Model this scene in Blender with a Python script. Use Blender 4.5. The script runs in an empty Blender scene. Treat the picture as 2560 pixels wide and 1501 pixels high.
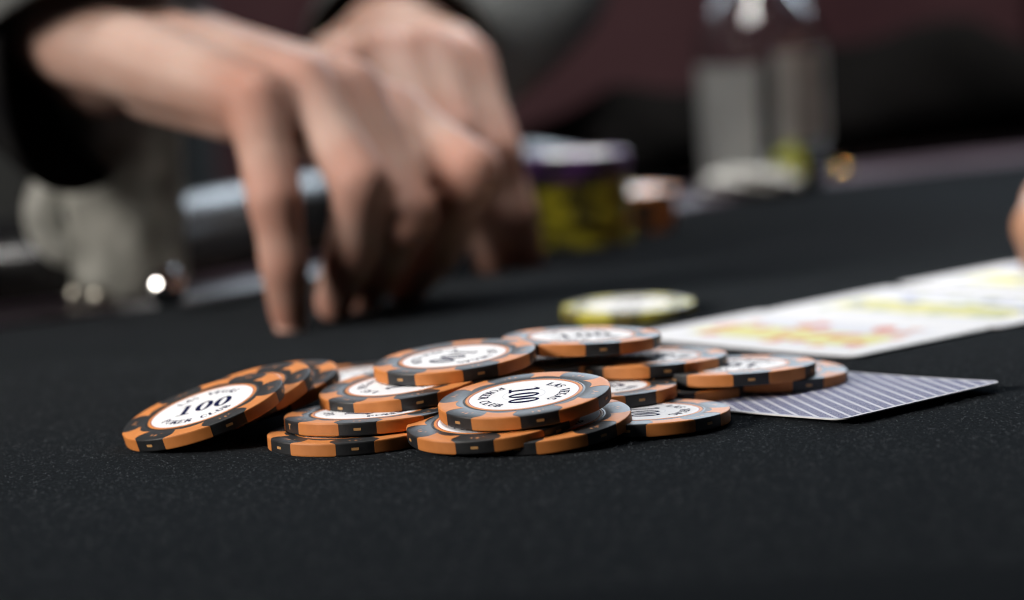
import bpy, bmesh, math, random
from mathutils import Vector, Matrix
random.seed(7)
S = bpy.context.scene
COL = S.collection
MM = 0.001

# ------------------------------------------------------------------ camera
H, PITCH, ROLL, FPX = 110.86, math.radians(7.174), math.radians(3.338), 6836.9
PW, PH = 2560.0, 1501.0
FW = Vector((0, math.cos(PITCH), -math.sin(PITCH)))
_rt = Vector((1, 0, 0)); _up = _rt.cross(FW)
RT = _rt * math.cos(ROLL) - _up * math.sin(ROLL)
UP = _up * math.cos(ROLL) + _rt * math.sin(ROLL)
cam_d = bpy.data.cameras.new('camera')
cam = bpy.data.objects.new('camera', cam_d); COL.objects.link(cam)
cam.matrix_world = Matrix(((RT.x, UP.x, -FW.x, 0), (RT.y, UP.y, -FW.y, 0), (RT.z, UP.z, -FW.z, H * MM), (0, 0, 0, 1)))
cam_d.sensor_width = 36; cam_d.sensor_fit = 'HORIZONTAL'; cam_d.lens = FPX / PW * 36
cam_d.clip_start = 0.02; cam_d.clip_end = 50
cam_d.dof.use_dof = True; cam_d.dof.focus_distance = 0.628; cam_d.dof.aperture_fstop = 6.9
S.camera = cam

def at(x, y, d):
    """point (mm) seen at zoom-view pixel (x, y) at forward distance d"""
    x *= 1.015873; y *= 1.015873
    v = FW + RT * ((x - PW / 2) / FPX) - UP * ((y - PH / 2) / FPX)
    return Vector((0, 0, H)) + v * d

# ------------------------------------------------------------------ light
W = bpy.data.worlds.new('World'); S.world = W; W.use_nodes = True
W.node_tree.nodes['Background'].inputs[0].default_value = (0.55, 0.62, 0.75, 1)
W.node_tree.nodes['Background'].inputs[1].default_value = 0.016
def area(name, loc, target, sx, sy, power, col):
    d = bpy.data.lights.new(name, 'AREA'); d.shape = 'RECTANGLE'; d.size = sx; d.size_y = sy
    d.energy = power; d.color = col
    o = bpy.data.objects.new(name, d); COL.objects.link(o)
    o.location = loc
    o.rotation_euler = (Vector(target) - Vector(loc)).to_track_quat('-Z', 'Y').to_euler()
    return o
lamp = area('table_lamp', (-0.24, 0.78, 1.45), (0.03, 0.80, 0.0), 0.36, 0.36, 6.2, (1.0, 0.975, 0.94))
lamp.data.spread = math.radians(105)
area('window_light', (0.15, 3.1, 0.84), (0.0, 0.7, 0.0), 2.0, 0.6, 38, (0.76, 0.88, 1.0))
area('side_light', (-1.15, 0.22, 0.50), (-0.10, 0.86, 0.02), 0.5, 0.4, 2.5, (1.0, 0.93, 0.86)).data.spread = math.radians(57)
area('right_window_light', (0.78, 2.02, 1.12), (-0.05, 1.05, 0.0), 0.95, 0.36, 2.0, (0.62, 0.80, 1.0))
far_fill = area('far_felt_fill', (0.30, 1.60, 1.40), (0.20, 1.30, 0.0), 0.30, 0.30, 4.0, (1.0, 0.975, 0.94))  # added overhead fill, aimed to brighten the far felt
far_fill.data.spread = math.radians(34)
area('wall_fill', (0.4, 2.5, 2.1), (0.2, 3.6, 0.5), 1.2, 0.5, 15, (1.0, 0.92, 0.88)).data.spread = math.radians(110)  # unseen added light that lifts the back wall out of the dark
S.view_settings.view_transform = 'Standard'; S.view_settings.look = 'None'
S.view_settings.exposure = 0.0; S.view_settings.gamma = 1.0
S.render.engine = 'CYCLES'
S.cycles.use_denoising = True; S.cycles.filter_width = 1.1
S.cycles.max_bounces = 10; S.cycles.transmission_bounces = 10
S.cycles.caustics_reflective = False; S.cycles.caustics_refractive = False

# ------------------------------------------------------------------ helpers
def tag(o, label=None, cat=None, group=None, kind=None):
    if label: o['label'] = label
    if cat: o['category'] = cat
    if group: o['group'] = group
    if kind: o['kind'] = kind
    return o
def link(name, me, parent=None, mat=None):
    o = bpy.data.objects.new(name, me); COL.objects.link(o)
    if mat is not None and me is not None:
        me.materials.clear(); me.materials.append(mat)
    if parent: o.parent = parent
    return o
def mesh(name, verts, faces, smooth=False, scale=MM):
    me = bpy.data.meshes.new(name)
    me.from_pydata([(v[0] * scale, v[1] * scale, v[2] * scale) for v in verts], [], faces)
    bm = bmesh.new(); bm.from_mesh(me); bmesh.ops.recalc_face_normals(bm, faces=bm.faces); bm.to_mesh(me); bm.free()
    if smooth:
        for p in me.polygons: p.use_smooth = True
    me.update()
    return me
def sharp(me, ang=35):
    try: me.set_sharp_from_angle(angle=math.radians(ang))
    except Exception: pass
    return me
def lathe(prof, n=96, close=False):
    V, F = [], []
    rows = []
    for r, z in prof:
        if r < 1e-6:
            rows.append([len(V)]); V.append((0, 0, z))
        else:
            rows.append(list(range(len(V), len(V) + n)))
            V += [(r * math.cos(2 * math.pi * i / n), r * math.sin(2 * math.pi * i / n), z) for i in range(n)]
    pr = list(zip(rows, rows[1:] + ([rows[0]] if close else [])))
    if not close: pr = pr[:len(rows) - 1]
    for a, b in pr:
        for i in range(n):
            j = (i + 1) % n
            if len(a) == 1 and len(b) == 1: continue
            if len(a) == 1: F.append((a[0], b[i], b[j]))
            elif len(b) == 1: F.append((a[i], a[j], b[0]))
            else: F.append((a[i], a[j], b[j], b[i]))
    return V, F

def mat(name, col=(0.5, 0.5, 0.5), rough=0.5, **kw):
    m = bpy.data.materials.new(name); m.use_nodes = True
    b = m.node_tree.nodes['Principled BSDF']
    b.inputs['Base Color'].default_value = (*col, 1); b.inputs['Roughness'].default_value = rough
    for k, v in kw.items():
        k = k.replace('_', ' ')
        b.inputs[k].default_value = (*v, 1) if isinstance(v, tuple) and b.inputs[k].type == 'RGBA' else v
    return m
class NT:
    def __init__(s, m): s.t = m.node_tree; s.b = s.t.nodes['Principled BSDF']
    def n(s, typ, **kw):
        nd = s.t.nodes.new(typ)
        for k, v in kw.items():
            if k in nd.inputs: nd.inputs[k].default_value = v
            else: setattr(nd, k, v)
        return nd
    def l(s, a, b): s.t.links.new(a, b)
    def math(s, op, a, b=None, c=None):
        nd = s.n('ShaderNodeMath', operation=op)
        for i, x in enumerate((a, b, c)):
            if x is None: continue
            if hasattr(x, 'links'): s.l(x, nd.inputs[i])
            else: nd.inputs[i].default_value = x
        return nd.outputs[0]
    def mix(s, f, a, b):
        nd = s.n('ShaderNodeMix', data_type='RGBA')
        for i, x in ((0, f), (6, a), (7, b)):
            if hasattr(x, 'links'): s.l(x, nd.inputs[i])
            elif i == 0: nd.inputs[0].default_value = x
            else: nd.inputs[i].default_value = (*x, 1)
        return nd.outputs[2]
def noisy(name, c1, c2, rough, scale, bump=0.0, bscale=None, dist=0.0001, detail=4, **kw):
    m = mat(name, c1, rough, **kw); t = NT(m)
    co = t.n('ShaderNodeTexCoord')
    nz = t.n('ShaderNodeTexNoise', Scale=scale, Detail=detail); t.l(co.outputs['Object'], nz.inputs['Vector'])
    rp = t.n('ShaderNodeMapRange'); rp.inputs[1].default_value = 0.35; rp.inputs[2].default_value = 0.65
    t.l(nz.outputs[0], rp.inputs[0])
    t.l(t.mix(rp.outputs[0], c1, c2), t.b.inputs['Base Color'])
    if bump:
        nb = t.n('ShaderNodeTexNoise', Scale=bscale or scale, Detail=3); t.l(co.outputs['Object'], nb.inputs['Vector'])
        bp = t.n('ShaderNodeBump', Strength=bump, Distance=dist); t.l(nb.outputs[0], bp.inputs['Height'])
        t.l(bp.outputs[0], t.b.inputs['Normal'])
    return m

M = {}
M['felt'] = noisy('felt', (0.0003, 0.0004, 0.0005), (0.0055, 0.0064, 0.0074), 0.7, 900, 0.4, 1500, 0.0004, 5,
                  Sheen_Weight=0.07, Sheen_Roughness=0.3, Sheen_Tint=(0.75, 0.87, 1.0), Specular_IOR_Level=0.0)
M['chip_black'] = noisy('chip_black', (0.007, 0.008, 0.0095), (0.015, 0.0165, 0.019), 0.46, 300, 0.35, 2200, 0.00008, Specular_IOR_Level=0.6)
M['orange'] = noisy('spot_orange', (0.52, 0.178, 0.038), (0.60, 0.215, 0.052), 0.55, 220, 0.15, 2400, 0.00006, Specular_IOR_Level=0.5)
M['yellow'] = noisy('spot_yellow', (0.42, 0.37, 0.015), (0.50, 0.44, 0.03), 0.45, 220)
M['purple'] = noisy('spot_purple', (0.08, 0.02, 0.12), (0.11, 0.03, 0.17), 0.45, 220)
M['darkred'] = mat('ring_line', (0.30, 0.045, 0.02), 0.45)
M['inlay'] = noisy('inlay_paper', (0.72, 0.725, 0.75), (0.77, 0.775, 0.80), 0.7, 500, 0.06, 1800, 0.00005, Specular_IOR_Level=0.05)
M['ink'] = mat('ink_navy', (0.010, 0.012, 0.045), 0.8, Specular_IOR_Level=0.0)
M['ink_grey'] = mat('ink_grey', (0.42, 0.44, 0.50), 0.4)
M['tan'] = mat('mark_tan', (0.50, 0.27, 0.10), 0.5)
M['mark'] = mat('mark_orange', (0.40, 0.17, 0.07), 0.5)
M['card_edge'] = mat('card_stock', (0.78, 0.78, 0.79), 0.45)
M['skin'] = noisy('skin', (0.37, 0.215, 0.165), (0.44, 0.30, 0.25), 0.6, 34, 0.25, 700, 0.0004,
                  Specular_IOR_Level=0.2, Subsurface_Weight=0.25, Subsurface_Radius=(0.008, 0.003, 0.0015), Subsurface_Scale=0.6)
M['skin_dark'] = noisy('skin_tan', (0.34, 0.17, 0.10), (0.40, 0.21, 0.13), 0.5, 40, 0.2, 700, 0.0004)
def skin_joints(m, red):
    t = NT(m); src = t.b.inputs['Base Color'].links[0].from_socket
    at_ = t.n('ShaderNodeAttribute', attribute_name='joint')
    t.l(t.mix(t.math('MULTIPLY', at_.outputs['Fac'], 0.6), src, red), t.b.inputs['Base Color'])
skin_joints(M['skin'], (0.37, 0.165, 0.12))
M['nail'] = mat('fingernail', (0.70, 0.42, 0.34), 0.25)
M['jumper'] = noisy('jumper_knit', (0.08, 0.083, 0.082), (0.115, 0.12, 0.118), 0.9, 120, 0.6, 500, 0.001, Specular_IOR_Level=0.05)
M['sleeve_dark'] = noisy('sleeve_lining', (0.008, 0.008, 0.009), (0.014, 0.014, 0.014), 0.9, 90, Specular_IOR_Level=0.0)
M['rail'] = noisy('rail_leather', (0.008, 0.008, 0.009), (0.012, 0.012, 0.013), 0.27, 60, 0.3, 400, 0.0005, Specular_IOR_Level=0.4)
M['trim'] = noisy('trim_lacquer', (0.016, 0.010, 0.016), (0.026, 0.017, 0.025), 0.30, 20)
M['maroon'] = noisy('maroon_cloth', (0.085, 0.040, 0.048), (0.12, 0.062, 0.07), 0.85, 6, Specular_IOR_Level=0.1)
M['black_cloth'] = noisy('black_cloth', (0.005, 0.005, 0.005), (0.010, 0.009, 0.009), 0.9, 20, Specular_IOR_Level=0.0)
M['floor'] = noisy('dark_carpet', (0.02, 0.012, 0.012), (0.03, 0.018, 0.016), 0.95, 15)
M['glass'] = mat('clear_glass', (0.95, 0.97, 0.97), 0.03, Transmission_Weight=1.0, IOR=1.45)
M['cloudy'] = noisy('frosted_cup', (0.34, 0.34, 0.31), (0.74, 0.74, 0.69), 0.3, 75)
def cloudy(m):
    t = NT(m); out = t.t.nodes['Material Output']
    col = t.b.inputs['Base Color'].links[0].from_socket
    tl = t.n('ShaderNodeBsdfTranslucent'); t.l(col, tl.inputs[0])
    tp = t.n('ShaderNodeBsdfTransparent')
    a = t.n('ShaderNodeMixShader'); a.inputs[0].default_value = 0.6; t.l(t.b.outputs[0], a.inputs[1]); t.l(tl.outputs[0], a.inputs[2])
    b = t.n('ShaderNodeMixShader'); b.inputs[0].default_value = 0.22; t.l(a.outputs[0], b.inputs[1]); t.l(tp.outputs[0], b.inputs[2])
    t.l(b.outputs[0], out.inputs['Surface'])
cloudy(M['cloudy'])
M['refraction'] = noisy('pale_refraction', (0.40, 0.41, 0.40), (0.56, 0.57, 0.55), 0.35, 60)  # pale tone standing in for light refracted through the bottle
M['jacket'] = noisy('jacket_cloth', (0.0015, 0.0015, 0.0015), (0.003, 0.0028, 0.0028), 0.9, 20, Specular_IOR_Level=0.0)
M['cola'] = mat('dark_drink', (0.012, 0.010, 0.010), 0.2)
M['napkin'] = noisy('white_napkin', (0.40, 0.40, 0.38), (0.50, 0.50, 0.47), 0.8, 60)
M['lime'] = noisy('lime_rind', (0.40, 0.44, 0.05), (0.52, 0.52, 0.10), 0.45, 90)
M['chrome'] = mat('polished_steel', (0.90, 0.90, 0.90), 0.09, Metallic=1.0)
M['dull'] = mat('dull_steel', (0.45, 0.43, 0.37), 0.42, Metallic=1.0)
M['brass'] = mat('brass', (0.75, 0.42, 0.12), 0.18, Metallic=1.0)

# back of card: blue lattice bands between white diagonal lines (card space: x 0..58, y 0..88 mm)
def card_back_mat():
    m = mat('card_back', (0.8, 0.8, 0.8), 0.8, Specular_IOR_Level=0.05); t = NT(m)
    co = t.n('ShaderNodeTexCoord'); sp = t.n('ShaderNodeSeparateXYZ'); t.l(co.outputs['Object'], sp.inputs[0])
    x, y = sp.outputs[0], sp.outputs[1]
    a = math.radians(59)
    q = t.math('SUBTRACT', t.math('MULTIPLY', y, math.cos(a) / MM), t.math('MULTIPLY', x, math.sin(a) / MM))
    p = t.math('ADD', t.math('MULTIPLY', x, math.cos(a) / MM), t.math('MULTIPLY', y, math.sin(a) / MM))
    fr = t.math('FRACT', t.math('ADD', t.math('DIVIDE', q, 3.26), 40.1))
    line = t.math('LESS_THAN', fr, 0.25)
    lat = t.math('MULTIPLY', t.math('SINE', t.math('MULTIPLY', t.math('ADD', p, q), 3.3)), t.math('SINE', t.math('MULTIPLY', t.math('SUBTRACT', p, q), 3.3)))
    dots = t.math('MULTIPLY', t.math('GREATER_THAN', t.math('ABSOLUTE', lat), 0.46), 0.85)
    bx = t.math('MINIMUM', t.math('MULTIPLY', x, 1 / MM), t.math('SUBTRACT', 58.0, t.math('MULTIPLY', x, 1 / MM)))
    by = t.math('MINIMUM', t.math('MULTIPLY', y, 1 / MM), t.math('SUBTRACT', 88.0, t.math('MULTIPLY', y, 1 / MM)))
    bord = t.math('LESS_THAN', t.math('MINIMUM', bx, by), 1.15)
    f = t.math('MAXIMUM', t.math('MAXIMUM', line, bord), dots)
    t.l(t.mix(f, (0.020, 0.028, 0.13), (0.50, 0.51, 0.57)), t.b.inputs['Base Color'])
    return m
M['card_back'] = card_back_mat()
# court-card face: white stock with a framed panel of loose yellow, red and blue print
def card_face_mat(name, seed, spots):
    m = mat(name, (0.8, 0.8, 0.8), 0.8, Specular_IOR_Level=0.05); t = NT(m)
    co = t.n('ShaderNodeTexCoord'); sp = t.n('ShaderNodeSeparateXYZ'); t.l(co.outputs['Object'], sp.inputs[0])
    x = t.math('MULTIPLY', sp.outputs[0], 1 / MM); y = t.math('MULTIPLY', sp.outputs[1], 1 / MM)
    dx = t.math('ABSOLUTE', t.math('SUBTRACT', x, 29.0)); dy = t.math('ABSOLUTE', t.math('SUBTRACT', y, 44.0))
    panel = t.math('MULTIPLY', t.math('LESS_THAN', dx, 19.0), t.math('LESS_THAN', dy, 34.0))
    band = t.math('MULTIPLY', t.math('LESS_THAN', t.math('ABSOLUTE', t.math('SUBTRACT', x, 24.0)), 9.5), t.math('LESS_THAN', dy, 33.0))
    mp = t.n('ShaderNodeMapping'); t.l(co.outputs['Object'], mp.inputs[0]); mp.inputs[1].default_value = (seed, seed * 2, 0)
    vo = t.n('ShaderNodeTexVoronoi', Scale=105.0); t.l(mp.outputs[0], vo.inputs['Vector'])
    blob = t.math('MULTIPLY', t.math('LESS_THAN', vo.outputs['Distance'], 0.36), panel)
    sc = t.n('ShaderNodeSeparateColor'); t.l(vo.outputs['Color'], sc.inputs[0])
    pick = t.math('GREATER_THAN', sc.outputs[0], 0.5)
    c = t.mix(panel, (0.64, 0.65, 0.68), (0.56, 0.58, 0.64))
    c = t.mix(band, c, (0.58, 0.56, 0.27))
    c = t.mix(blob, c, t.mix(pick, spots[0], spots[1]))
    t.l(c, t.b.inputs['Base Color'])
    return m

# ------------------------------------------------------------------ table and room
flr = link('floor', mesh('floor', [(-4000, -2000, -740), (4000, -2000, -740), (4000, 6000, -740), (-4000, 6000, -740)], [(0, 1, 2, 3)]), None, M['floor']); tag(flr, kind='structure')
wall = link('wall', mesh('wall', *[[(-4000, 3600, -740), (4000, 3600, -740), (4000, 3600, 2200), (-4000, 3600, 2200), (-4000, 3750, -740), (4000, 3750, -740), (4000, 3750, 2200), (-4000, 3750, 2200)],
            [(0, 1, 2, 3), (4, 5, 6, 7), (3, 2, 6, 7), (0, 3, 7, 4), (1, 2, 6, 5)]]), None, M['maroon']); tag(wall, kind='structure')

EDGE = [(-1250, -150), (-1000, 120), (-560, 470), (-330, 735), (-167, 885), (-128, 911), (-85, 950), (0, 1062), (79, 1160), (130, 1219), (215, 1275), (330, 1325), (520, 1368), (760, 1385)]
def smooth_path(P, n=10):
    out = []
    for i in range(len(P) - 1):
        p0, p1, p2, p3 = [Vector(P[max(0, min(len(P) - 1, i + k))]) for k in (-1, 0, 1, 2)]
        for j in range(n):
            t = j / n
            out.append(0.5 * ((2 * p1) + (p2 - p0) * t + (2 * p0 - 5 * p1 + 4 * p2 - p3) * t * t + (3 * p1 - p0 - 3 * p2 + p3) * t ** 3))
    out.append(Vector(P[-1])); return out
path = smooth_path(EDGE)
def offs(d):
    out = []
    for i, p in enumerate(path):
        a, b = path[max(0, i - 2)], path[min(len(path) - 1, i + 2)]
        tg = (b - a).normalized(); out.append(p + Vector((-tg.y, tg.x)) * d)
    return out
def sweep(profile, caps=True):
    """profile: list of (offset outward, z); swept along the table edge"""
    V, F = [], []; k = len(profile)
    cols = [offs(d) for d, z in profile]
    for i in range(len(path)):
        for j, (d, z) in enumerate(profile): V.append((cols[j][i].x, cols[j][i].y, z))
    for i in range(len(path) - 1):
        for j in range(k):
            j2 = (j + 1) % k
            F.append((i * k + j, i * k + j2, (i + 1) * k + j2, (i + 1) * k + j))
    F.append(tuple(range(k))); F.append(tuple((len(path) - 1) * k + j for j in range(k)))
    return V, F
table = link('poker_table', None); tag(table, 'dark poker table with black felt, shiny inner strip and padded black armrest', 'table')
table.location = (0, 0.6, -0.74)
bpy.context.view_layer.update()
def on_table(o):
    o.parent = table; o.matrix_parent_inverse = table.matrix_world.inverted(); return o
# felt: fine grid near the camera is not needed, one fan sheet is
fv = [(p.x, p.y, 0) for p in path] + [(760, -900, 0), (-1250, -900, 0)]
felt = on_table(link('felt', mesh('felt', fv, [tuple(range(len(fv)))]), None, M['felt']))
# loose surface fibres of the felt in the sharp zone
M['fuzz'] = noisy('felt_fibre', (0.012, 0.0135, 0.016), (0.12, 0.135, 0.15), 0.9, 600, Specular_IOR_Level=0.0)
rf = random.Random(11); V, F = [], []
for i in range(60000):
    x, y = rf.uniform(-170, 190), 470 + 330 * rf.random() ** 1.15
    a = rf.uniform(0, 6.283); L = rf.uniform(.3, 1.1); w = rf.uniform(.035, .075); z1 = rf.uniform(.02, .28)
    dx, dy = math.cos(a), math.sin(a); b = rf.uniform(-.5, .5); n0 = len(V)
    for k, zz in ((0, 0.004), (.5, z1), (1, z1 * .5)):
        px, py = x + dx * L * k - dy * b * L * k * k, y + dy * L * k + dx * b * L * k * k
        V.append((px - dy * w, py + dx * w, zz)); V.append((px + dy * w, py - dx * w, zz + .02))
    F += [(n0, n0 + 1, n0 + 3, n0 + 2), (n0 + 2, n0 + 3, n0 + 5, n0 + 4)]
fz = bpy.data.meshes.new('felt_fibres'); fz.from_pydata([(x * MM, y * MM, z * MM) for x, y, z in V], [], F)
tag(on_table(link('felt_fibres', fz, None, M['fuzz'])), kind='stuff')
slab = on_table(link('table_base', mesh('table_base', [(p.x, p.y, -3) for p in path] + [(760, -900, -3), (-1250, -900, -3)] + [(p.x, p.y, -45) for p in path] + [(760, -900, -45), (-1250, -900, -45)],
        [tuple(range(len(fv))), tuple(range(len(fv), 2 * len(fv)))] + [(i, (i + 1) % len(fv), len(fv) + (i + 1) % len(fv), len(fv) + i) for i in range(len(fv))]), None, M['black_cloth']))
trim = on_table(link('inner_strip', mesh('inner_strip', *sweep([(-0.5, -3), (-0.5, 0.8), (0.5, 1.5), (48, 1.5), (48, -3)])), None, M['trim']))
rp = [(48.5, -45), (48.5, 6)]
for k in range(0, 13):
    a = math.pi - math.pi * k / 12
    rp.append((92 + 43 * math.cos(a), 6 + 21 * math.sin(a)))
rp += [(135, -45)]
rl = mesh('armrest', *sweep(rp), smooth=True); sharp(rl, 50)
on_table(link('armrest', rl, None, M['rail']))
ped = on_table(link('pedestal', mesh('pedestal', *lathe([(0, -740), (320, -740), (320, -715), (90, -690), (80, -46), (0, -46)], 32)), None, M['black_cloth']))
ped.location = Vector((-0.15, 0.35, 0))

# ------------------------------------------------------------------ poker chips
R, T = 20.0, 3.1
# stroke lettering on the inlay -------------------------------------------------
def ribbon(V, F, pts, w):
    n0 = len(V); k = len(pts)
    for i, p in enumerate(pts):
        p = Vector(p); a = Vector(pts[max(0, i - 1)]); b = Vector(pts[min(k - 1, i + 1)])
        d = (b - a)
        d = d.normalized() if d.length > 1e-9 else Vector((1, 0))
        ww = w[i] if isinstance(w, (list, tuple)) else w
        nrm = Vector((-d.y, d.x)) * ww / 2
        V.append(tuple(p + nrm)); V.append(tuple(p - nrm))
    for i in range(k - 1):
        F.append((n0 + 2 * i, n0 + 2 * i + 1, n0 + 2 * i + 3, n0 + 2 * i + 2))
TK, TN = 0.27, 0.16
def arc(cx, cy, rx, ry, a0, a1, n=10):
    return [(cx + rx * math.cos(math.radians(a0 + (a1 - a0) * i / n)), cy + ry * math.sin(math.radians(a0 + (a1 - a0) * i / n))) for i in range(n + 1)]
def serif(x, y, w=0.34): return ([(x - w / 2, y), (x + w / 2, y)], 0.07)
def curvew(n, a, b): return [a + (b - a) * math.sin(math.pi * i / n) for i in range(n + 1)]
GLYPH = {
 'L': [([(.18, 0), (.18, 1)], TK), serif(.18, .965), ([(.04, .035), (.72, .035)], .07), ([(.70, 0), (.70, .26)], .09)],
 'A': [([(.08, 0), (.42, 1)], TN), ([(.40, 1), (.76, 0)], TK), ([(.2, .34), (.64, .34)], .07), serif(.08, .035, .26), serif(.76, .035, .34)],
 'S': [(arc(.36, .74, .25, .22, 30, 270, 10), curvew(10, .08, .17)), (arc(.36, .27, .27, .24, 90, -150, 10), curvew(10, .08, .17))],
 'V': [([(.08, 1), (.42, 0)], TK), ([(.42, 0), (.76, 1)], TN), serif(.08, .965), serif(.76, .965, .26)],
 'E': [([(.18, 0), (.18, 1)], TK), ([(.04, .965), (.66, .965)], .07), ([(.04, .035), (.68, .035)], .07), ([(.18, .52), (.52, .52)], .07), ([(.66, .74), (.66, 1)], .08), ([(.68, 0), (.68, .26)], .08)],
 'G': [(arc(.42, .5, .34, .47, 45, 315, 14), curvew(14, .08, .19)), ([(.68, .06), (.68, .44)], .15), serif(.66, .44, .32)],
 'P': [([(.18, 0), (.18, 1)], TK), serif(.18, .035), (arc(.34, .73, .34, .235, 100, -100, 10), curvew(10, .08, .19)), ([(.04, .965), (.34, .965)], .07)],
 'O': [(arc(.42, .5, .34, .46, 0, 180, 12), [.19 - .11 * math.sin(math.pi * i / 12) for i in range(13)]), (arc(.42, .5, .34, .46, 180, 360, 12), [.19 - .11 * math.sin(math.pi * i / 12) for i in range(13)])],
 'K': [([(.18, 0), (.18, 1)], TK), serif(.18, .965), serif(.18, .035), ([(.22, .42), (.70, .97)], TN), ([(.36, .58), (.76, 0)], TK), serif(.72, .965, .26), serif(.78, .035, .26)],
 'R': [([(.18, 0), (.18, 1)], TK), serif(.18, .035), (arc(.34, .75, .32, .215, 100, -100, 10), curvew(10, .08, .19)), ([(.04, .965), (.34, .965)], .07), ([(.40, .53), (.74, 0)], TK), serif(.76, .035, .22)],
 'C': [(arc(.42, .5, .34, .47, 40, 320, 14), curvew(14, .08, .19)), ([(.69, .68), (.69, .96)], .08)],
 'U': [([(.18, 1), (.18, .3)], TK), (arc(.42, .3, .24, .27, 180, 360, 10), [.18 - .1 * i / 10 for i in range(11)]), ([(.66, .3), (.66, 1)], TN), serif(.18, .965), serif(.66, .965, .26)],
 'B': [([(.18, 0), (.18, 1)], TK), (arc(.32, .745, .29, .22, 100, -90, 10), curvew(10, .08, .18)), (arc(.32, .27, .34, .24, 90, -100, 10), curvew(10, .08, .19)), ([(.04, .965), (.3, .965)], .07), ([(.04, .035), (.3, .035)], .07)],
}
def lettering_mesh(top, bottom, h=2.25, rb=8.4, step=12.0):
    V, F = [], []
    def put(ch, ang, flip):
        v, f = [], []
        for pts, w in GLYPH[ch]: ribbon(v, f, [(p[0] * h, p[1] * h) for p in pts], [x * h * 1.25 for x in w] if isinstance(w, (list, tuple)) else max(w, .12) * h * 1.1)
        n0 = len(V)
        for (x, y) in v:
            x -= 0.42 * h
            if not flip:      # top arc: letter tops outward
                rr, aa = rb + y, ang - x / (rb + h / 2)
                V.append((rr * math.cos(aa), rr * math.sin(aa), 0))
            else:             # bottom arc: letter tops inward
                rr, aa = rb + h - y, ang + x / (rb + h / 2)
                V.append((rr * math.cos(aa), rr * math.sin(aa), 0))
        F.extend([tuple(n0 + i for i in q) for q in f])
    st = math.radians(step)
    for i, ch in enumerate(top):
        if ch != ' ': put(ch, math.pi / 2 - (i - (len(top) - 1) / 2) * st, False)
    for i, ch in enumerate(bottom):
        if ch != ' ': put(ch, -math.pi / 2 + (i - (len(bottom) - 1) / 2) * st, True)
    return mesh('lettering', V, F)
def number_mesh():
    V, F = [], []; h = 7.2
    def ring(cx, ro, ri, n=40):
        n0 = len(V)
        for i in range(n):
            a = 2 * math.pi * i / n
            V.append((cx + ro[0] * math.cos(a), ro[1] * math.sin(a), 0)); V.append((cx + ri[0] * math.cos(a), ri[1] * math.sin(a), 0))
        for i in range(n):
            j = (i + 1) % n
            F.append((n0 + 2 * i, n0 + 2 * i + 1, n0 + 2 * j + 1, n0 + 2 * j))
    for cx in (0.55, 5.35): ring(cx, (2.2, h / 2), (0.72, h / 2 - 0.75))
    v, f = [], []
    ribbon(v, f, [(-4.3, -h / 2 + .3), (-4.3, h / 2)], 1.35)
    ribbon(v, f, [(-6.0, -h / 2 + .32), (-2.6, -h / 2 + .32)], 0.66)
    ribbon(v, f, [(-6.2, h / 2 - 1.15), (-4.6, h / 2 - .2)], [0.15, 0.75])
    n0 = len(V); V += [(x, y, 0) for x, y in v]; F += [tuple(n0 + i for i in q) for q in f]
    return mesh('number', V, F)
def circle_mesh(r0, r1, n=72):
    V, F = lathe([(r0, 0), (r1, 0)], n); return mesh('circle_line', V, F)

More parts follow.
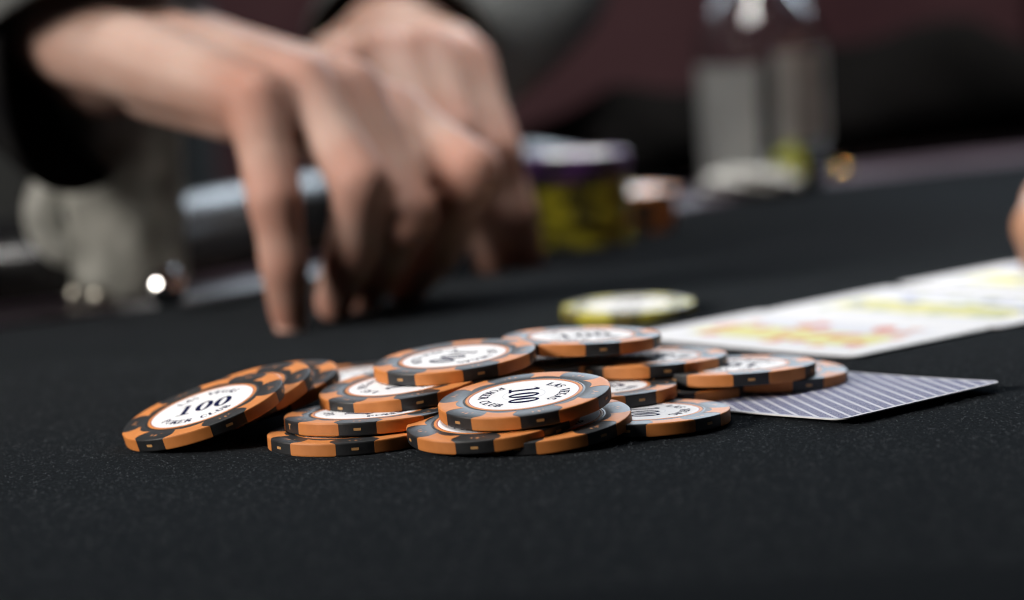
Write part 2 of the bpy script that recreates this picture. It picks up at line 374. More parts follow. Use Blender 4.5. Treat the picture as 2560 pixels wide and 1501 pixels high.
body_prof = [(0, 0.05), (13.6, 0.05), (14.0, 0.0), (19.65, 0.0), (19.88, 0.08), (20, 0.32), (20, 0.42), (20, T - 0.42), (20, T - 0.32), (19.88, T - 0.08), (19.65, T),
             (14.55, T), (14.35, T - 0.10), (14.1, T - 0.10), (13.9, T - 0.02), (13.75, T - 0.03), (13.7, T - 0.18), (0, T - 0.18)]
ME = {}
ME['body'] = sharp(mesh('poker_chip', *lathe(body_prof, 128), smooth=True), 40)
def spot_mesh():
    e = 0.035
    rows = []   # (r at edge fn, half angle, z)
    n = 12
    prof = []
    for q in range(7):
        f = q / 6
        prof.append(('top', f))
    V, F = [], []
    def ha(r):   # half angle (deg) as the side curves in
        f = (20 - r) / 4.9
        return 17.2 - 6.0 * f ** 0.55 * (1 - f) * 1.9 - 3.2 * f
    lines = []
    for f in [0, .12, .28, .46, .64, .82, 1]:
        lines.append([( (lambda ri: ri + (19.68 - ri) * f)(15.2 + 0.75 * (1 - u * u)), u, T + e) for u in [-1 + 2 * i / n for i in range(n + 1)]])
    for r, z in [(19.9 + e * .7, T - .08 + e * .6), (20 + e, T - .30), (20 + e, T - .40), (20 + e, .40), (20 + e, .30), (19.9 + e * .7, .08), (19.65, .035 - e)]:
        lines.append([(r, -1 + 2 * i / n, z) for i in range(n + 1)])
    for f in [.3, 1]:
        lines.append([(19.65 - 4.2 * f, -1 + 2 * i / n, .0 - e * .5) for i in range(n + 1)])
    lines.append([(15.3, -1 + 2 * i / n, .3) for i in range(n + 1)])
    for L in lines:
        for (r, u, z) in L:
            a = math.radians(ha(min(r, 20)) * u)
            V.append((r * math.cos(a), r * math.sin(a), z))
    k = n + 1
    for a in range(len(lines) - 1):
        for i in range(n): F.append((a * k + i, a * k + i + 1, (a + 1) * k + i + 1, (a + 1) * k + i))
    # skirt so the inset has thickness
    me = mesh('edge_spot', V, F, smooth=True)
    bm = bmesh.new(); bm.from_mesh(me)
    ed = [e_ for e_ in bm.edges if e_.is_boundary]
    r_ = bmesh.ops.extrude_edge_only(bm, edges=ed)
    for v in [g for g in r_['geom'] if isinstance(g, bmesh.types.BMVert)]:
        c = v.co; rr = math.hypot(c.x, c.y)
        f = (rr - 0.00012) / rr if rr > 0.0199 else 1
        c.x *= f; c.y *= f
        if rr <= 0.0199: c.z += -0.00012 if c.z > T * MM / 2 else 0.00012
    bmesh.ops.recalc_face_normals(bm, faces=bm.faces); bm.to_mesh(me); bm.free()
    return sharp(me, 40)
ME['spot'] = spot_mesh()
ME['inlay'] = mesh('inlay', *lathe([(0, T - 0.085), (12.72, T - 0.085), (12.75, T - 0.17)], 96))
ME['ring'] = sharp(mesh('inlay_ring', *lathe([(12.95, T - 0.17), (12.97, T - 0.06), (13.1, T + 0.015), (13.45, T + 0.015), (13.62, T - 0.05), (13.65, T - 0.17)], 96), smooth=True), 40)
ME['line'] = mesh('inlay_line', *lathe([(12.72, T - 0.15), (12.72, T - 0.075), (12.97, T - 0.075), (12.97, T - 0.15)], 96))
ME['number'] = number_mesh(); ME['text'] = lettering_mesh('LAS VEGAS', 'POKER CLUB'); ME['circle'] = circle_mesh(4.85, 5.0)
# rim dash: raised rounded bar on the edge
def dash_mesh():
    V, F = [], []
    n = 8; hw, hh = 0.85, 0.30
    ring = []
    for i in range(24):
        a = 2 * math.pi * i / 24
        ring.append((max(-1, min(1, 1.35 * math.cos(a))) * hw, max(-1, min(1, 1.35 * math.sin(a))) * hh))
    for r in (R - .05, R + .05):
        for (u, z) in ring:
            an = u / R; V.append((r * math.cos(an), r * math.sin(an), T / 2 + z))
    F.append(tuple(range(24, 48)))
    for i in range(24): F.append((i, (i + 1) % 24, 24 + (i + 1) % 24, 24 + i))
    return mesh('rim_dash', V, F)
ME['dash'] = dash_mesh()
def tee_mesh():
    V, F = [], []
    for u0, u1, z0, z1 in ((-.65, .65, 2.05, 2.32), (-.16, .16, 1.0, 2.05)):
        n0 = len(V)
        for r in (R - .05, R + .05):
            V += [(r * math.cos(u / R), r * math.sin(u / R), z) for u, z in ((u0, z0), (u1, z0), (u1, z1), (u0, z1))]
        F += [tuple(n0 + i for i in q) for q in ((4, 5, 6, 7), (0, 1, 5, 4), (1, 2, 6, 5), (2, 3, 7, 6), (3, 0, 4, 7))]
    return mesh('rim_dash', V, F)
ME['tee'] = tee_mesh()
def suit_mesh():
    # a pair of tiny dice-like diamonds printed on the black part of the face
    V, F = [], []
    for cx, cy, s in ((17.3, -1.05, .62), (17.5, .35, .78), (16.6, 1.5, .40)):
        n0 = len(V)
        V += [(cx - s, cy, 0), (cx - .15 * s, cy - .55 * s, 0), (cx + s, cy - .1 * s, 0), (cx + .1 * s, cy + .5 * s, 0)]
        F.append((n0, n0 + 1, n0 + 2, n0 + 3))
    return mesh('face_mark', V, F)
ME['suit'] = suit_mesh()
for k_, m_ in (('body', 'chip_black'), ('inlay', 'inlay'), ('line', 'darkred'), ('number', 'ink'), ('text', 'ink'), ('circle', 'ink_grey'), ('dash', 'tan'), ('tee', 'tan'), ('suit', 'mark')):
    ME[k_].materials.append(M[m_])
M['olive'] = noisy('chip_olive', (0.10, 0.088, 0.012), (0.14, 0.122, 0.02), 0.46, 300, Specular_IOR_Level=0.5)
BODY = {'orange': ME['body'], 'purple': ME['body'], 'yellow': ME['body'].copy()}
BODY['yellow'].materials.clear(); BODY['yellow'].materials.append(M['olive'])
SPOT = {}; RING = {}
for c_ in ('orange', 'yellow', 'purple'):
    SPOT[c_] = ME['spot'].copy(); SPOT[c_].materials.append(M[c_])
    RING[c_] = ME['ring'].copy(); RING[c_].materials.append(M[c_])
def child(name, me, parent, loc=(0, 0, 0), rz=0.0):
    o = bpy.data.objects.new(name, me); COL.objects.link(o); o.parent = parent
    o.location = loc; o.rotation_euler = (0, 0, rz); return o
def chip_rot(tx, ty): return Matrix.Rotation(ty, 4, 'Y') @ Matrix.Rotation(tx, 4, 'X')
def make_chip(x, y, z, tx, ty, spin, text, label, group, color='orange', detail=True, tee=False):
    b = bpy.data.objects.new('poker_chip', BODY[color]); COL.objects.link(b)
    b.matrix_world = Matrix.Translation(Vector((x, y, z)) * MM) @ chip_rot(math.radians(tx), math.radians(ty)) @ Matrix.Rotation(math.radians(spin), 4, 'Z')
    tag(b, label, 'poker chip', group)
    for k in range(6):
        child('edge_spot', SPOT[color], b, (0, 0, 0), math.radians(60 * k))
        if detail:
            child('rim_dash', ME['tee'] if tee and k == 5 else ME['dash'], b, (0, 0, 0), math.radians(60 * k + 30))
            child('face_mark', ME['suit'], b, (0, 0, (T + .012) * MM), math.radians(60 * k + 30))
    child('inlay_ring', RING[color], b)
    inl = child('inlay', ME['inlay'], b, (0, 0, 0), math.radians(text - spin))
    child('inlay_line', ME['line'], b)
    if detail:
        child('number', ME['number'], inl, (0, 0, (T - .070) * MM))
        child('lettering', ME['text'], inl, (0, 0, (T - .070) * MM))
        child('circle_line', ME['circle'], inl, (0, 0, (T - .075) * MM))
    return b
G1 = 'orange and black chips in the sprawling heap'
# x, y, z (mm), tilt x, tilt y (deg), spot phase (deg), text direction (deg)
CH = [
 (-74.79, 647.2, 5.30, 6.9, -13.75, 22, -11, 'leftmost chip, leaning with its whole 100 face showing at the front of the fanned trio'),
 (-68.75, 659.5, 5.54, 7.18, -14.85, 22, -10, 'middle chip of the fanned trio, mostly covered by the leftmost leaning chip'),
 (-63.5, 675.0, 4.5, 6.45, -11.4, 12, -20, 'rearmost chip of the fanned trio, tilted highest behind the two leaning ones'),
 (-38.0, 717.0, 0.0, 0, 0, 5, 60, 'flat chip on the felt behind the left stack, only pale blurred face showing'),
 (-39.1, 633.2, 0.0, -0.3, -0.6, -115.6, 40, 'bottom chip of the left stack, lying flat on the felt'),
 (-35.4, 638.9, 3.05, -1.75, -0.58, -125, 60, 'second chip from the bottom of the left stack, T mark on rim'),
 (-27.71, 653.79, 6.98, 2.36, -4.39, -106, 90, 'third chip of the left stack, its white face half hidden under the top chip'),
 (-14.75, 663.71, 11.30, 1.98, -3.5, -101, -124, 'top chip of the left stack, tilted up to the right with the upside-down 100'),
 (1.67, 622.75, 7.43, 4.72, -3.8, -111, -92, 'frontmost top chip with its bright white 100 face turned sideways'),
 (-5.8, 619.5, 3.1, 4.82, -3.51, -73, 0, 'front chip pinned directly under the bright sideways 100 chip, sticking out to its left'),
 (6.0, 620.0, 1.75, 4.0, -3.7, -80, 0, 'shadowed chip under the bright sideways 100 chip, sticking out to its lower right'),
 (16.94, 683.36, 11.85, -1.41, 1.6, -106.5, 10, 'highest rear chip, lying level behind the others beside the white playing cards'),
 (7.49, 686.98, 5.64, -1.67, 0.12, -49, 180, 'chip directly underneath the highest rear chip'),
 (33.19, 680.96, 5.66, -1.96, -0.02, -49, 30, 'chip with a dark rounded shadow across its white face, right of the highest rear chip'),
 (54.5, 673.5, 3.5, -2.2, -0.09, -53.5, 160, 'wide level chip on the right of the heap with three dark smudged characters'),
 (62.9, 679.5, 1.2, -0.2, 3.2, -35, 0, 'rightmost chip, its end poking out behind the others over the patterned card'),
 (18.76, 655.8, 2.8, -1.67, -0.17, -88, 20, 'small visible wedge of chip between the bright sideways 100 chip and the wide level chip'),
 (29.38, 630.77, 0.35, -1.43, 0.05, -75, -92, 'front right chip resting against the end of the patterned card'),
 (42.0, 676.0, 0.0, 0, 0, -130, 0, 'bottom chip buried in shadow below the wide level chip'),
]
for x, y, z, tx, ty, sp, tr, lb in CH:
    make_chip(x, y, z, tx, ty, sp, tr, lb, G1, tee=(sp == -125))
make_chip(35.3, 829.0, 0.1, 0.6, 0.0, -125, 30, 'yellow and olive chip lying alone on the felt near the face-up cards', None, 'yellow')
# tall stack behind the hands, short stack beside it
G2 = 'chips in the two blurred stacks behind the hands'
for i in range(11):
    cx, cy = 27.5 + random.uniform(-.7, .7), 1046 + random.uniform(-.7, .7)
    if i >= 8:
        lb = {10: 'purple and black chip on top of the tall stack', 9: 'purple and black chip second from the top of the tall stack', 8: 'lowest purple and black chip, resting on the yellow chips of the tall stack'}[i]
        make_chip(cx, cy, i * (T + .02), 0, 0, random.uniform(0, 60), 20, lb, G2, 'purple', i == 10)
    else:
        make_chip(cx, cy, i * (T + .02), 0, 0, random.uniform(0, 60), 20, ['bottom yellow and olive chip of the tall stack, on the felt', 'second', 'third', 'fourth', 'fifth', 'sixth', 'seventh', 'uppermost yellow and olive chip of the tall stack, right under the purple ones'][i] + ('' if i in (0, 7) else ' chip from the bottom of the tall yellow and purple stack'), G2, 'yellow', False)
for i in range(5):
    lb = 'white-faced top chip of the short orange stack beside the tall stack' if i == 4 else ['bottom orange and black chip of the short stack, on the felt', 'second chip from the bottom of the short orange stack', 'middle chip of the short orange stack', 'second chip from the top of the short orange stack'][i]
    make_chip(47.5 + random.uniform(-.6, .6), 1086 + random.uniform(-.6, .6), i * (T + .02), 0, 0, random.uniform(0, 60), 50, lb, G2, 'orange', i == 4)

# ------------------------------------------------------------------ playing cards
def card_mesh(name, lift=0.0, bow=45.0, th=0.29, w=58.0, l=88.0, rad=3.4, twist=0.0):
    """rounded card with its corner at the origin, near short edge along x; near end curls up by lift"""
    nx, ny = 24, 36
    bm = bmesh.new()
    def zz(x, y):
        k = max(0.0, 1 - y / bow)
        return (lift + twist * x / w) * k * k
    out = []
    for (cx, cy, a0) in ((w - rad, rad, -90), (w - rad, l - rad, 0), (rad, l - rad, 90), (rad, rad, 180)):
        for i in range(9):
            a = math.radians(a0 + 90 * i / 8); out.append((cx + rad * math.cos(a), cy + rad * math.sin(a)))
    vs = [bm.verts.new((x * MM, y * MM, 0)) for x, y in out]
    f = bm.faces.new(vs)
    for k in range(1, 30):
        yy = l * k / 30
        g = bm.verts[:] + bm.edges[:] + bm.faces[:]
        bmesh.ops.bisect_plane(bm, geom=g, plane_co=(0, yy * MM, 0), plane_no=(0, 1, 0))
    for v in bm.verts: v.co.z = zz(v.co.x / MM, v.co.y / MM) * MM
    top = bm.faces[:]
    for f in top: f.normal_update()
    r = bmesh.ops.extrude_face_region(bm, geom=bm.faces[:])
    for v in [g for g in r['geom'] if isinstance(g, bmesh.types.BMVert)]: v.co.z += th * MM
    bmesh.ops.recalc_face_normals(bm, faces=bm.faces)
    me = bpy.data.meshes.new(name); bm.to_mesh(me); bm.free()
    return me
def make_card(name, o, ang, z, lift, bow, face, label, cat, twist=0.0, group=None):
    me = card_mesh(name, lift, bow, twist=twist); me.materials.append(M['card_edge']); me.materials.append(face)
    for p in me.polygons:
        if p.normal.z > 0.7: p.material_index = 1
    ob = bpy.data.objects.new(name, me); COL.objects.link(ob)
    ob.location = Vector((o[0], o[1], z)) * MM; ob.rotation_euler = (0, 0, ang)
    return tag(ob, label, cat, group)
make_card('playing_card', (73.1, 613.4), math.radians(40.4), 0.12, 1.5, 75, M['card_back'], 'face-down card with blue and white diagonal striped back, poking out under the chips', 'playing card', 0.4)
G3 = 'face-up cards laid in a row on the felt'
wa = math.radians(41.5); wv = Vector((math.cos(wa), math.sin(wa))); lv = Vector((-wv.y, wv.x))
o1 = Vector((89.5, 713.6))
F1 = card_face_mat('card_face_red', 0.31, ((0.52, 0.17, 0.14), (0.55, 0.30, 0.22)))
F2 = card_face_mat('card_face_blue', 0.77, ((0.22, 0.25, 0.40), (0.36, 0.40, 0.25)))
F3 = card_face_mat('card_face_grey', 0.53, ((0.25, 0.30, 0.45), (0.40, 0.45, 0.55)))
for i, (du, dl, fm, lb) in enumerate(((0, 0, F1, 'nearest face-up card with yellow and red print, its corner closest to the heap of chips'),
                                      (59.3, -2.2, F2, 'middle face-up card of the row, with yellow and greenish print'),
                                      (119.2, 0.2, F3, 'farthest face-up card of the row, with blue-grey print, cut off by the picture edge'))):
    p = o1 + wv * du + lv * dl
    make_card('playing_card', (p.x, p.y), wa + math.radians((0, 1.1, -0.9)[i]), 0.10 + 0.02 * i, 0.5, 30, fm, lb, 'playing card', 0, G3)

# ------------------------------------------------------------------ people
def capsule(bm, a, b, ra, rb, seg=14):
    a, b = Vector(a), Vector(b); d = b - a; L = d.length
    q = Vector((0, 0, 1)).rotation_difference(d.normalized()) if L > 1e-6 else Matrix.Identity(3).to_quaternion()
    prof = []
    for k in range(6): t = math.pi / 2 * k / 5; prof.append((ra * math.sin(t), -ra * math.cos(t)))
    for k in range(6): t = math.pi / 2 * k / 5; prof.append((rb * math.cos(t), L + rb * math.sin(t)))
    V, F = lathe([(max(0, r if r > 1e-4 else 0), z) for r, z in prof], seg)
    vs = [bm.verts.new((a + q @ Vector(v)) * MM) for v in V]
    for f in F:
        try: bm.faces.new([vs[i] for i in f])
        except ValueError: pass
def chain(bm, pts, rad):
    for i in range(len(pts) - 1): capsule(bm, pts[i], pts[i + 1], rad[i], rad[i + 1])
def finger(bm, pts, rad):
    JOINTS.extend((p, r * k) for p, r, k in zip(pts, rad, (1.25, 1.3, 1.0, 1.5)))
    P, Rr = [pts[0]], [rad[0]]
    for i in range(len(pts) - 1):
        P.append(pts[i].lerp(pts[i + 1], .5)); Rr.append((rad[i] + rad[i + 1]) / 2 * (.90 if i < 2 else 1.0))
        P.append(pts[i + 1]); Rr.append(rad[i + 1])
    chain(bm, P, Rr)
JOINTS = []
def fused(name, bm, m, parent, voxel, smooth_it=6):
    bmesh.ops.recalc_face_normals(bm, faces=bm.faces)
    tmp = bpy.data.meshes.new(name); bm.to_mesh(tmp); bm.free()
    o = bpy.data.objects.new(name, tmp); COL.objects.link(o)
    rm = o.modifiers.new('remesh', 'REMESH'); rm.mode = 'VOXEL'; rm.voxel_size = voxel * MM; rm.use_smooth_shade = True
    sm = o.modifiers.new('smooth', 'SMOOTH'); sm.factor = 0.5; sm.iterations = smooth_it
    dg = bpy.context.evaluated_depsgraph_get()
    me = bpy.data.meshes.new_from_object(o.evaluated_get(dg)); me.name = name
    o.modifiers.clear(); o.data = me; bpy.data.meshes.remove(tmp)
    me.materials.clear(); me.materials.append(m)
    for p in me.polygons: p.use_smooth = True
    if JOINTS:
        import numpy as np
        co = np.empty(len(me.vertices) * 3, 'f'); me.vertices.foreach_get('co', co); co = co.reshape(-1, 3) / MM
        f = np.zeros(len(co), 'f')
        for p, r in JOINTS:
            d = np.linalg.norm(co - np.array(p), axis=1); f = np.maximum(f, np.exp(-(d / (r * 1.15)) ** 4))
        a = me.attributes.new('joint', 'FLOAT', 'POINT'); a.data.foreach_set('value', f)
        JOINTS.clear()
    if parent: o.parent = parent
    return o
def palm(bm, wrist, mcps, rw, rm, thumb=None):
    w = [wrist + (mcps[-1] - mcps[0]).normalized() * s for s in (-rw * .75, -rw * .25, rw * .25, rw * .75)]
    for i in range(4):
        capsule(bm, w[i], mcps[i], rw * .62, rm[i])
        if i < 3:
            capsule(bm, (w[i] + w[i + 1]) / 2, mcps[i].lerp(mcps[i + 1], .5) + (wrist - mcps[i]).normalized() * 8, rw * .6, rm[i] * .95)
person = link('person', None); person.location = (-0.38, 1.70, -0.74)
tag(person, 'seated person in a grey jumper, both bare hands reaching down to the felt', 'person')
bpy.context.view_layer.update()
PINV = person.matrix_world.inverted()
def of_person(o, p=None):
    p = p or person; o.parent = p; o.matrix_parent_inverse = p.matrix_world.inverted(); return o
bm = bmesh.new()
# right hand (nearer): little finger first
W1 = at(262, 92, 905)
m1 = [at(632, 252, 846), at(742, 218, 856), at(862, 228, 869), at(968, 290, 886)]
palm(bm, W1, m1, 27, [10.5, 11, 11, 11])
finger(bm, [m1[0], at(676, 495, 836), at(700, 655, 837), at(713, 778, 845)], [10.8, 9.0, 7.9, 6.2])
finger(bm, [m1[1], at(888, 452, 838), at(862, 620, 850), at(822, 745, 866)], [11, 9.6, 8.4, 6.6])
finger(bm, [m1[2], at(1003, 528, 850), at(930, 655, 872), at(880, 735, 888)], [11, 9.8, 8.6, 7])
finger(bm, [m1[3], at(1160, 425, 856), at(1085, 600, 880), at(1000, 705, 895)], [11.5, 10.2, 8.6, 7])
capsule(bm, at(385, 195, 888), at(590, 270, 856), 14, 11)
th1 = [W1 + Vector((18, 10, -8)), at(690, 265, 938), at(905, 400, 932), at(1015, 560, 918)]
chain(bm, th1, [15, 12, 9.5, 7.5])
elbow1 = Vector((-300, 1010, 262))
chain(bm, [W1, W1.lerp(elbow1, .45), elbow1], [27, 33, 40])
# left hand (behind): little finger on the picture's right
W2 = at(968, 165, 1052)
m2 = [at(1148, 160, 985), at(1060, 140, 980), at(950, 150, 982), at(845, 185, 1000)]
palm(bm, W2, m2, 27, [10.5, 11, 11, 11])
finger(bm, [m2[0], at(1225, 380, 966), at(1268, 530, 968), at(1295, 640, 980)], [11, 9.2, 8.2, 6.8])
finger(bm, [m2[1], at(1118, 340, 950), at(1170, 500, 955), at(1205, 640, 968)], [11, 9.6, 8.4, 6.8])
finger(bm, [m2[2], at(1010, 340, 948), at(1040, 500, 950), at(1075, 640, 960)], [11, 9.8, 8.6, 7])
finger(bm, [m2[3], at(900, 350, 962), at(930, 510, 962), at(960, 640, 968)], [11, 9.8, 8.6, 7])
chain(bm, [W2 + Vector((-20, -8, -10)), at(880, 320, 1010), at(930, 470, 985), at(965, 560, 975)], [15, 12, 9.5, 7.5])
elbow2 = at(1330, -170, 1335)
chain(bm, [W2, W2.lerp(elbow2, .45), elbow2], [27, 33, 40])
sh1, sh2 = Vector((-540, 1560, 410)), Vector((-190, 1760, 410))
chain(bm, [elbow1, sh1], [40, 55]); chain(bm, [elbow2, sh2], [40, 55])
chain(bm, [sh1, (sh1 + sh2) / 2 + Vector((0, 20, 10)), sh2], [58, 90, 58])
chain(bm, [(sh1 + sh2) / 2 + Vector((0, 20, 0)), Vector((-380, 1720, -200))], [110, 120])
body = of_person(fused('body', bm, M['skin'], None, 1.7, 7))
# fingernails
def nail(tip, knuckle, up, w=8.5, l=10.5):
    d = (tip - knuckle).normalized(); n = (up - d * up.dot(d)).normalized(); s = d.cross(n)
    V, F = [], []
    for i in range(7):
        for j in range(7):
            u, v = -1 + i / 3, -1 + j / 3
            k = math.sqrt(max(0, 1 - (abs(v) ** 3) * .35))
            V.append(tuple(tip + d * (v * l / 2 + 1) + s * (u * w / 2 * k) + n * (5.4 - 2.0 * u * u)))
    for i in range(6):
        for j in range(6): F.append((i * 7 + j, i * 7 + j + 1, (i + 1) * 7 + j + 1, (i + 1) * 7 + j))
    o = link('fingernail', mesh('fingernail', V, F, smooth=True), None, M['nail'])
    so = o.modifiers.new('thick', 'SOLIDIFY'); so.thickness = .0006
    return of_person(o)
CAMV = Vector((0, -1, .25))
nail(at(713, 772, 845), at(700, 655, 837), CAMV)
nail(at(1295, 632, 980), at(1268, 530, 968), CAMV); nail(at(1205, 632, 968), at(1170, 500, 955), CAMV)
# jumper: sleeves as hollow tubes with thickness, torso
def sleeve(pts, rad, name, m, wav=0.0, slant=0.0):
    n = 40; V, F = [], []
    path_ = [Vector(p) for p in pts]
    for i, p in enumerate(path_):
        a, b = path_[max(0, i - 1)], path_[min(len(path_) - 1, i + 1)]
        d = (b - a).normalized(); s = d.cross(Vector((0, 0, 1))).normalized(); u = s.cross(d)
        for k in range(n):
            an = 2 * math.pi * k / n
            r = rad[i] * (1 + wav * math.sin(3 * an + i * 1.7) + wav * .6 * math.sin(5 * an - i))
            V.append(tuple(p + s * r * math.cos(an) + u * r * math.sin(an) + d * slant * max(0, 1 - i / 2) * math.sin(an)))
    for i in range(len(path_) - 1):
        for k in range(n):
            j = (k + 1) % n; F.append((i * n + k, i * n + j, (i + 1) * n + j, (i + 1) * n + k))
    o = link(name, mesh(name, V, F, smooth=True), None, m)
    so = o.modifiers.new('thick', 'SOLIDIFY'); so.thickness = .004; so.offset = -1
    o.modifiers.new('sub', 'SUBSURF').render_levels = 1
    return of_person(o)
ad = (elbow1 - W1).normalized(); dz = Vector((0, 0, -7))
sp_ = lambda t: W1 + ad * t + dz
sleeve([sp_(8), sp_(15), sp_(30), sp_(60)], [46, 47, 46, 44], 'dark_cuff', M['sleeve_dark'], .02, 26)
sleeve([sp_(15), sp_(22), sp_(80), sp_(150), elbow1, elbow1.lerp(sh1, .5), sh1], [52, 53, 54, 56, 60, 70, 82], 'grey_sleeve', M['jumper'], .02, -20)
sleeve([W2.lerp(elbow2, .02), W2.lerp(elbow2, .07), W2.lerp(elbow2, .35), W2.lerp(elbow2, .7), elbow2, elbow2.lerp(sh2, .5), sh2], [38, 42, 46, 52, 58, 70, 82], 'grey_sleeve', M['jumper'], .03)
bm = bmesh.new()
cc = (sh1 + sh2) / 2
chain(bm, [sh1, cc + Vector((0, 20, 10)), sh2], [84, 110, 84])
chain(bm, [cc + Vector((-70, 20, -20)), Vector((-440, 1700, -220))], [120, 130]); chain(bm, [cc + Vector((70, 20, -20)), Vector((-310, 1760, -220))], [120, 130])
of_person(fused('jumper', bm, M['jumper'], None, 9, 8))
# second player: only the side of one hand comes in at the right edge
p2 = link('person', None); p2.location = (0.62, 1.25, -0.74)
tag(p2, 'person at the right edge, only the side of one tanned hand showing', 'person')
bpy.context.view_layer.update()
bm = bmesh.new()
W3 = at(2900, 430, 985)
m3 = [at(2590, 500, 900), at(2640, 470, 915), at(2700, 450, 930), at(2770, 440, 945)]
palm(bm, W3, m3, 26, [10, 10.5, 10.5, 10.5])
finger(bm, [m3[0], at(2560, 560, 886), at(2575, 640, 890), at(2590, 690, 898)], [10.5, 9.5, 8.5, 7.5])
finger(bm, [m3[1], at(2600, 540, 890), at(2630, 640, 895), at(2650, 700, 902)], [10.5, 9.5, 8.5, 7.5])
finger(bm, [m3[2], at(2680, 520, 895), at(2700, 640, 900), at(2715, 700, 906)], [10.5, 9.5, 8.5, 7.5])
finger(bm, [m3[3], at(2760, 520, 900), at(2775, 640, 905), at(2785, 700, 912)], [10.5, 9.5, 8.5, 7.5])
chain(bm, [W3 + Vector((-10, -18, -8)), at(2800, 520, 940), at(2760, 600, 925), at(2720, 650, 918)], [14, 11, 9, 7])
chain(bm, [W3, Vector((430, 1150, 120)), Vector((600, 1300, 190))], [26, 34, 42])
hb = fused('body', bm, M['skin_dark'], None, 1.8, 7); of_person(hb, p2)

# ------------------------------------------------------------------ glasses, napkin, added glint knobs
def cup(loc, r0, r1, h, m, label, dark=0, handle=False):
    t = 1.6
    z0 = dark if dark else 0
    f = lambda z: r0 + (r1 - r0) * z / h
    g = link('drinking_cup', sharp(mesh('drinking_cup', *lathe([(0, z0), (f(z0) - 1, z0), (f(z0), z0 + 1.2), (r1, h), (r1 - .8, h + .6), (r1 - t, h), (f(z0) - t, z0 + 5), (0, z0 + 4)], 64), smooth=True), 50), None, m)
    g.location = Vector(loc) * MM; tag(g, label, 'cup')
    if dark: link('dark_base', sharp(mesh('dark_base', *lathe([(0, 0), (r0 - 1, 0), (r0, 1), (f(z0) + .2, z0 + .3), (0, z0 + .3)], 64), smooth=True), 50), g, M['cola'])
    if handle:
        V, F = [], []; n, k = 24, 12
        for i in range(n + 1):
            a = math.radians(95 + 170 * i / n)
            for j in range(k):
                b = 2 * math.pi * j / k
                rr = 11.5 + 7.2 * math.cos(b)
                V.append((-r0 + .5 + rr * math.cos(a) * .85, 6.5 * math.sin(b), 29 + rr * math.sin(a)))
        for i in range(n):
            for j in range(k): F.append((i * k + j, i * k + (j + 1) % k, (i + 1) * k + (j + 1) % k, (i + 1) * k + j))
        F.append(tuple(range(k))); F.append(tuple(n * k + j for j in range(k)))
        hd = link('handle', mesh('handle', V, F, smooth=True), g, m)
        hd.rotation_euler = (0, 0, math.radians(8))
    return g
cup((-133, 953, 1.6), 20, 22.5, 74, M['cloudy'], 'mottled grey cup with a thick handle on the shiny strip below the dark cuff', 0, True)
# clear bottle with refracted light painted on as two pale panels
bt = Vector((118, 1236, 1.6))
prof = [(0, 0), (24, 0), (27.5, 1.5), (28.5, 5), (28.5, 64)] + [(28.5 - 17.5 * (1 - math.cos(math.pi * k / 10)) / 2, 64 + 34 * k / 10) for k in range(1, 11)] + [(11, 118), (12.5, 119), (12.5, 122), (11, 123), (11, 132), (9.6, 132), (9.6, 100)]
prof += [(9.6 + 17.5 * (1 - math.cos(math.pi * k / 10)) / 2, 98 - 34 * k / 10) for k in range(0, 11)] + [(27.1, 6), (0, 5)]
bot = link('bottle', sharp(mesh('bottle', *lathe(prof, 72), smooth=True), 50), None, M['glass'])
bot.location = bt * MM
tag(bot, 'clear bottle with refracted light painted as two pale panels, standing behind the crumpled napkin', 'bottle')
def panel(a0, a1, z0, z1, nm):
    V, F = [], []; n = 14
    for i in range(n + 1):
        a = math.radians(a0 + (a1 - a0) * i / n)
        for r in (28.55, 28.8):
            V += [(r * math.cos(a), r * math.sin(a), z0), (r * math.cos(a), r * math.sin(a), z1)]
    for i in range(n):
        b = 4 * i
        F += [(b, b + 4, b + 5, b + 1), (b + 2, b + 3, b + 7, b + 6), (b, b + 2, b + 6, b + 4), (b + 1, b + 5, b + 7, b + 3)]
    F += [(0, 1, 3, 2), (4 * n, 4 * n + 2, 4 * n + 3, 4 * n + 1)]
    return link(nm, mesh(nm, V, F, smooth=False), bot, M['refraction'])
panel(178, 262, 3, 55, 'refraction_panel'); panel(276, 358, 19, 60, 'refraction_panel')
def blob(name, loc, sx, sy, sz, m, seed, amp=.12, label=None, cat=None):
    bm = bmesh.new(); bmesh.ops.create_icosphere(bm, subdivisions=4, radius=1)
    rnd = random.Random(seed); ph = [rnd.uniform(0, 6) for _ in range(6)]
    for v in bm.verts:
        c = v.co; k = 1 + amp * (math.sin(5 * c.x + ph[0]) * math.sin(4 * c.y + ph[1]) + .6 * math.sin(9 * c.z + ph[2] + 6 * c.x))
        v.co = Vector((c.x * sx * k, c.y * sy * k, max(c.z, -.55) * sz * k)) * MM
    me = bpy.data.meshes.new(name); bm.to_mesh(me); bm.free()
    for p in me.polygons: p.use_smooth = True
    o = link(name, me, None, m); o.location = Vector(loc) * MM
    return tag(o, label, cat)
blob('paper_napkin', (108, 1199, 5.5), 21, 9, 7, M['napkin'], 3, .16, 'crumpled white napkin at the foot of the clear bottle', 'napkin')
blob('lime_wedge', (126, 1210, 9), 8, 6, 12, M['lime'], 5, .05, 'yellow-green fruit wedge beside the crumpled napkin', 'fruit')

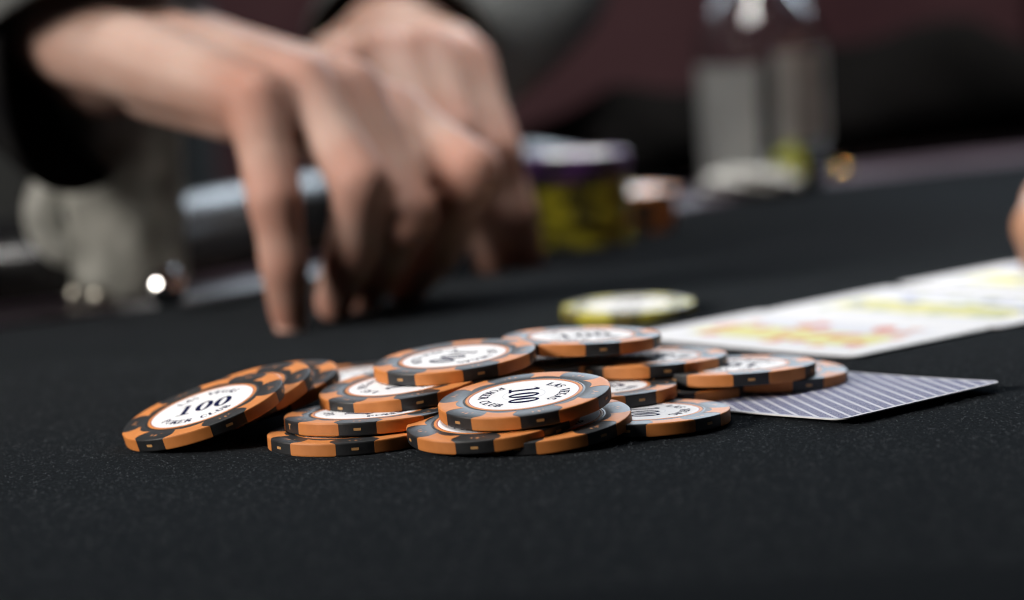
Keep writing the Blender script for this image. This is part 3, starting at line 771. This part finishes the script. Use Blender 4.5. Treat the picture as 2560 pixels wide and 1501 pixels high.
def knob(p, r, m, label):  # small metal ball added to throw a glint from the strip
    V, F = lathe([(0, -r * .9)] + [(r * math.sin(math.radians(a)), -r * math.cos(math.radians(a))) for a in range(30, 180, 15)] + [(0, r)], 32)
    o = link('glint_knob', mesh('glint_knob', V, F, smooth=True), None, m); o.location = p * MM
    return tag(o, label, 'knob', 'small metal knobs added for glints on the shiny strip')
def on_strip(x, y, z):
    # where the view ray through (x, y) meets height z
    v = at(x, y, 1000) - Vector((0, 0, H)); return Vector((0, 0, H)) + v * ((z - H) / v.z)
knob(on_strip(410, 706, 8.4), 7.0, M['chrome'], 'added polished steel knob making the bright glint at the foot of the mottled grey cup')
knob(on_strip(243, 728, 4.6), 3.2, M['dull'], 'added dull knob for the faint glint left of the bright steel knob, the nearer of two')
knob(on_strip(188, 722, 4.6), 3.0, M['dull'], 'added dull knob for the faint glint at the far left, the left one of two')
knob(on_strip(2070, 421, 4.0), 2.6, M['brass'], 'lone tiny brass knob added for a golden glint on the strip at the right')

# black jacket thrown over the armrest, right of the stacks
def jacket(i0, i1):
    V, F = [], []; n = 20
    cols = [offs(48 + 92 * k / n) for k in range(n + 1)]
    N = i1 - i0
    for i in range(i0, i1 + 1):
        w = (i - i0) / N; e = min(1, 5 * min(w, 1 - w))
        for k in range(n + 1):
            u = k / n; p = cols[k][i]
            zt = 6 + 23 * math.sin(math.pi * u) ** .6
            hgt = (10 + 24 * w + 5 * math.sin(9 * w + 3 * u) + 3 * math.sin(23 * w - 7 * u)) * math.sin(math.pi * u) ** .5 * e
            V.append((p.x, p.y, zt + 2 + hgt))
    for i in range(N):
        for k in range(n): F.append((i * (n + 1) + k, i * (n + 1) + k + 1, (i + 1) * (n + 1) + k + 1, (i + 1) * (n + 1) + k))
    o = link('draped_jacket', mesh('draped_jacket', V, F, smooth=True), None, M['jacket'])
    so = o.modifiers.new('thick', 'SOLIDIFY'); so.thickness = .003
    return tag(o, 'black jacket heaped over the armrest behind the clear bottle', 'jacket')
jacket(82, 112)
# black chair beyond the table on the right
ch = link('chair', None); ch.location = (0.62, 2.15, -0.74); ch.rotation_euler = (0, 0, math.radians(-20))
tag(ch, 'black upholstered chair standing beyond the table on the right', 'chair')
def rbox(name, c, d, r, parent, m):
    bm = bmesh.new(); bmesh.ops.create_cube(bm, size=1)
    for v in bm.verts: v.co = Vector((v.co.x * d[0] + c[0], v.co.y * d[1] + c[1], v.co.z * d[2] + c[2])) * MM
    bmesh.ops.bevel(bm, geom=bm.edges[:], offset=r * MM, segments=3, affect='EDGES')
    me = bpy.data.meshes.new(name); bm.to_mesh(me); bm.free()
    return link(name, me, parent, m)
rbox('seat', (0, 0, 450), (480, 460, 70), 20, ch, M['jacket']); rbox('backrest', (0, 230, 760), (470, 60, 480), 22, ch, M['jacket'])
for lx, ly in ((-200, -190), (200, -190), (-200, 200), (200, 200)): rbox('leg', (lx, ly, 209), (36, 36, 412), 6, ch, M['black_cloth'])
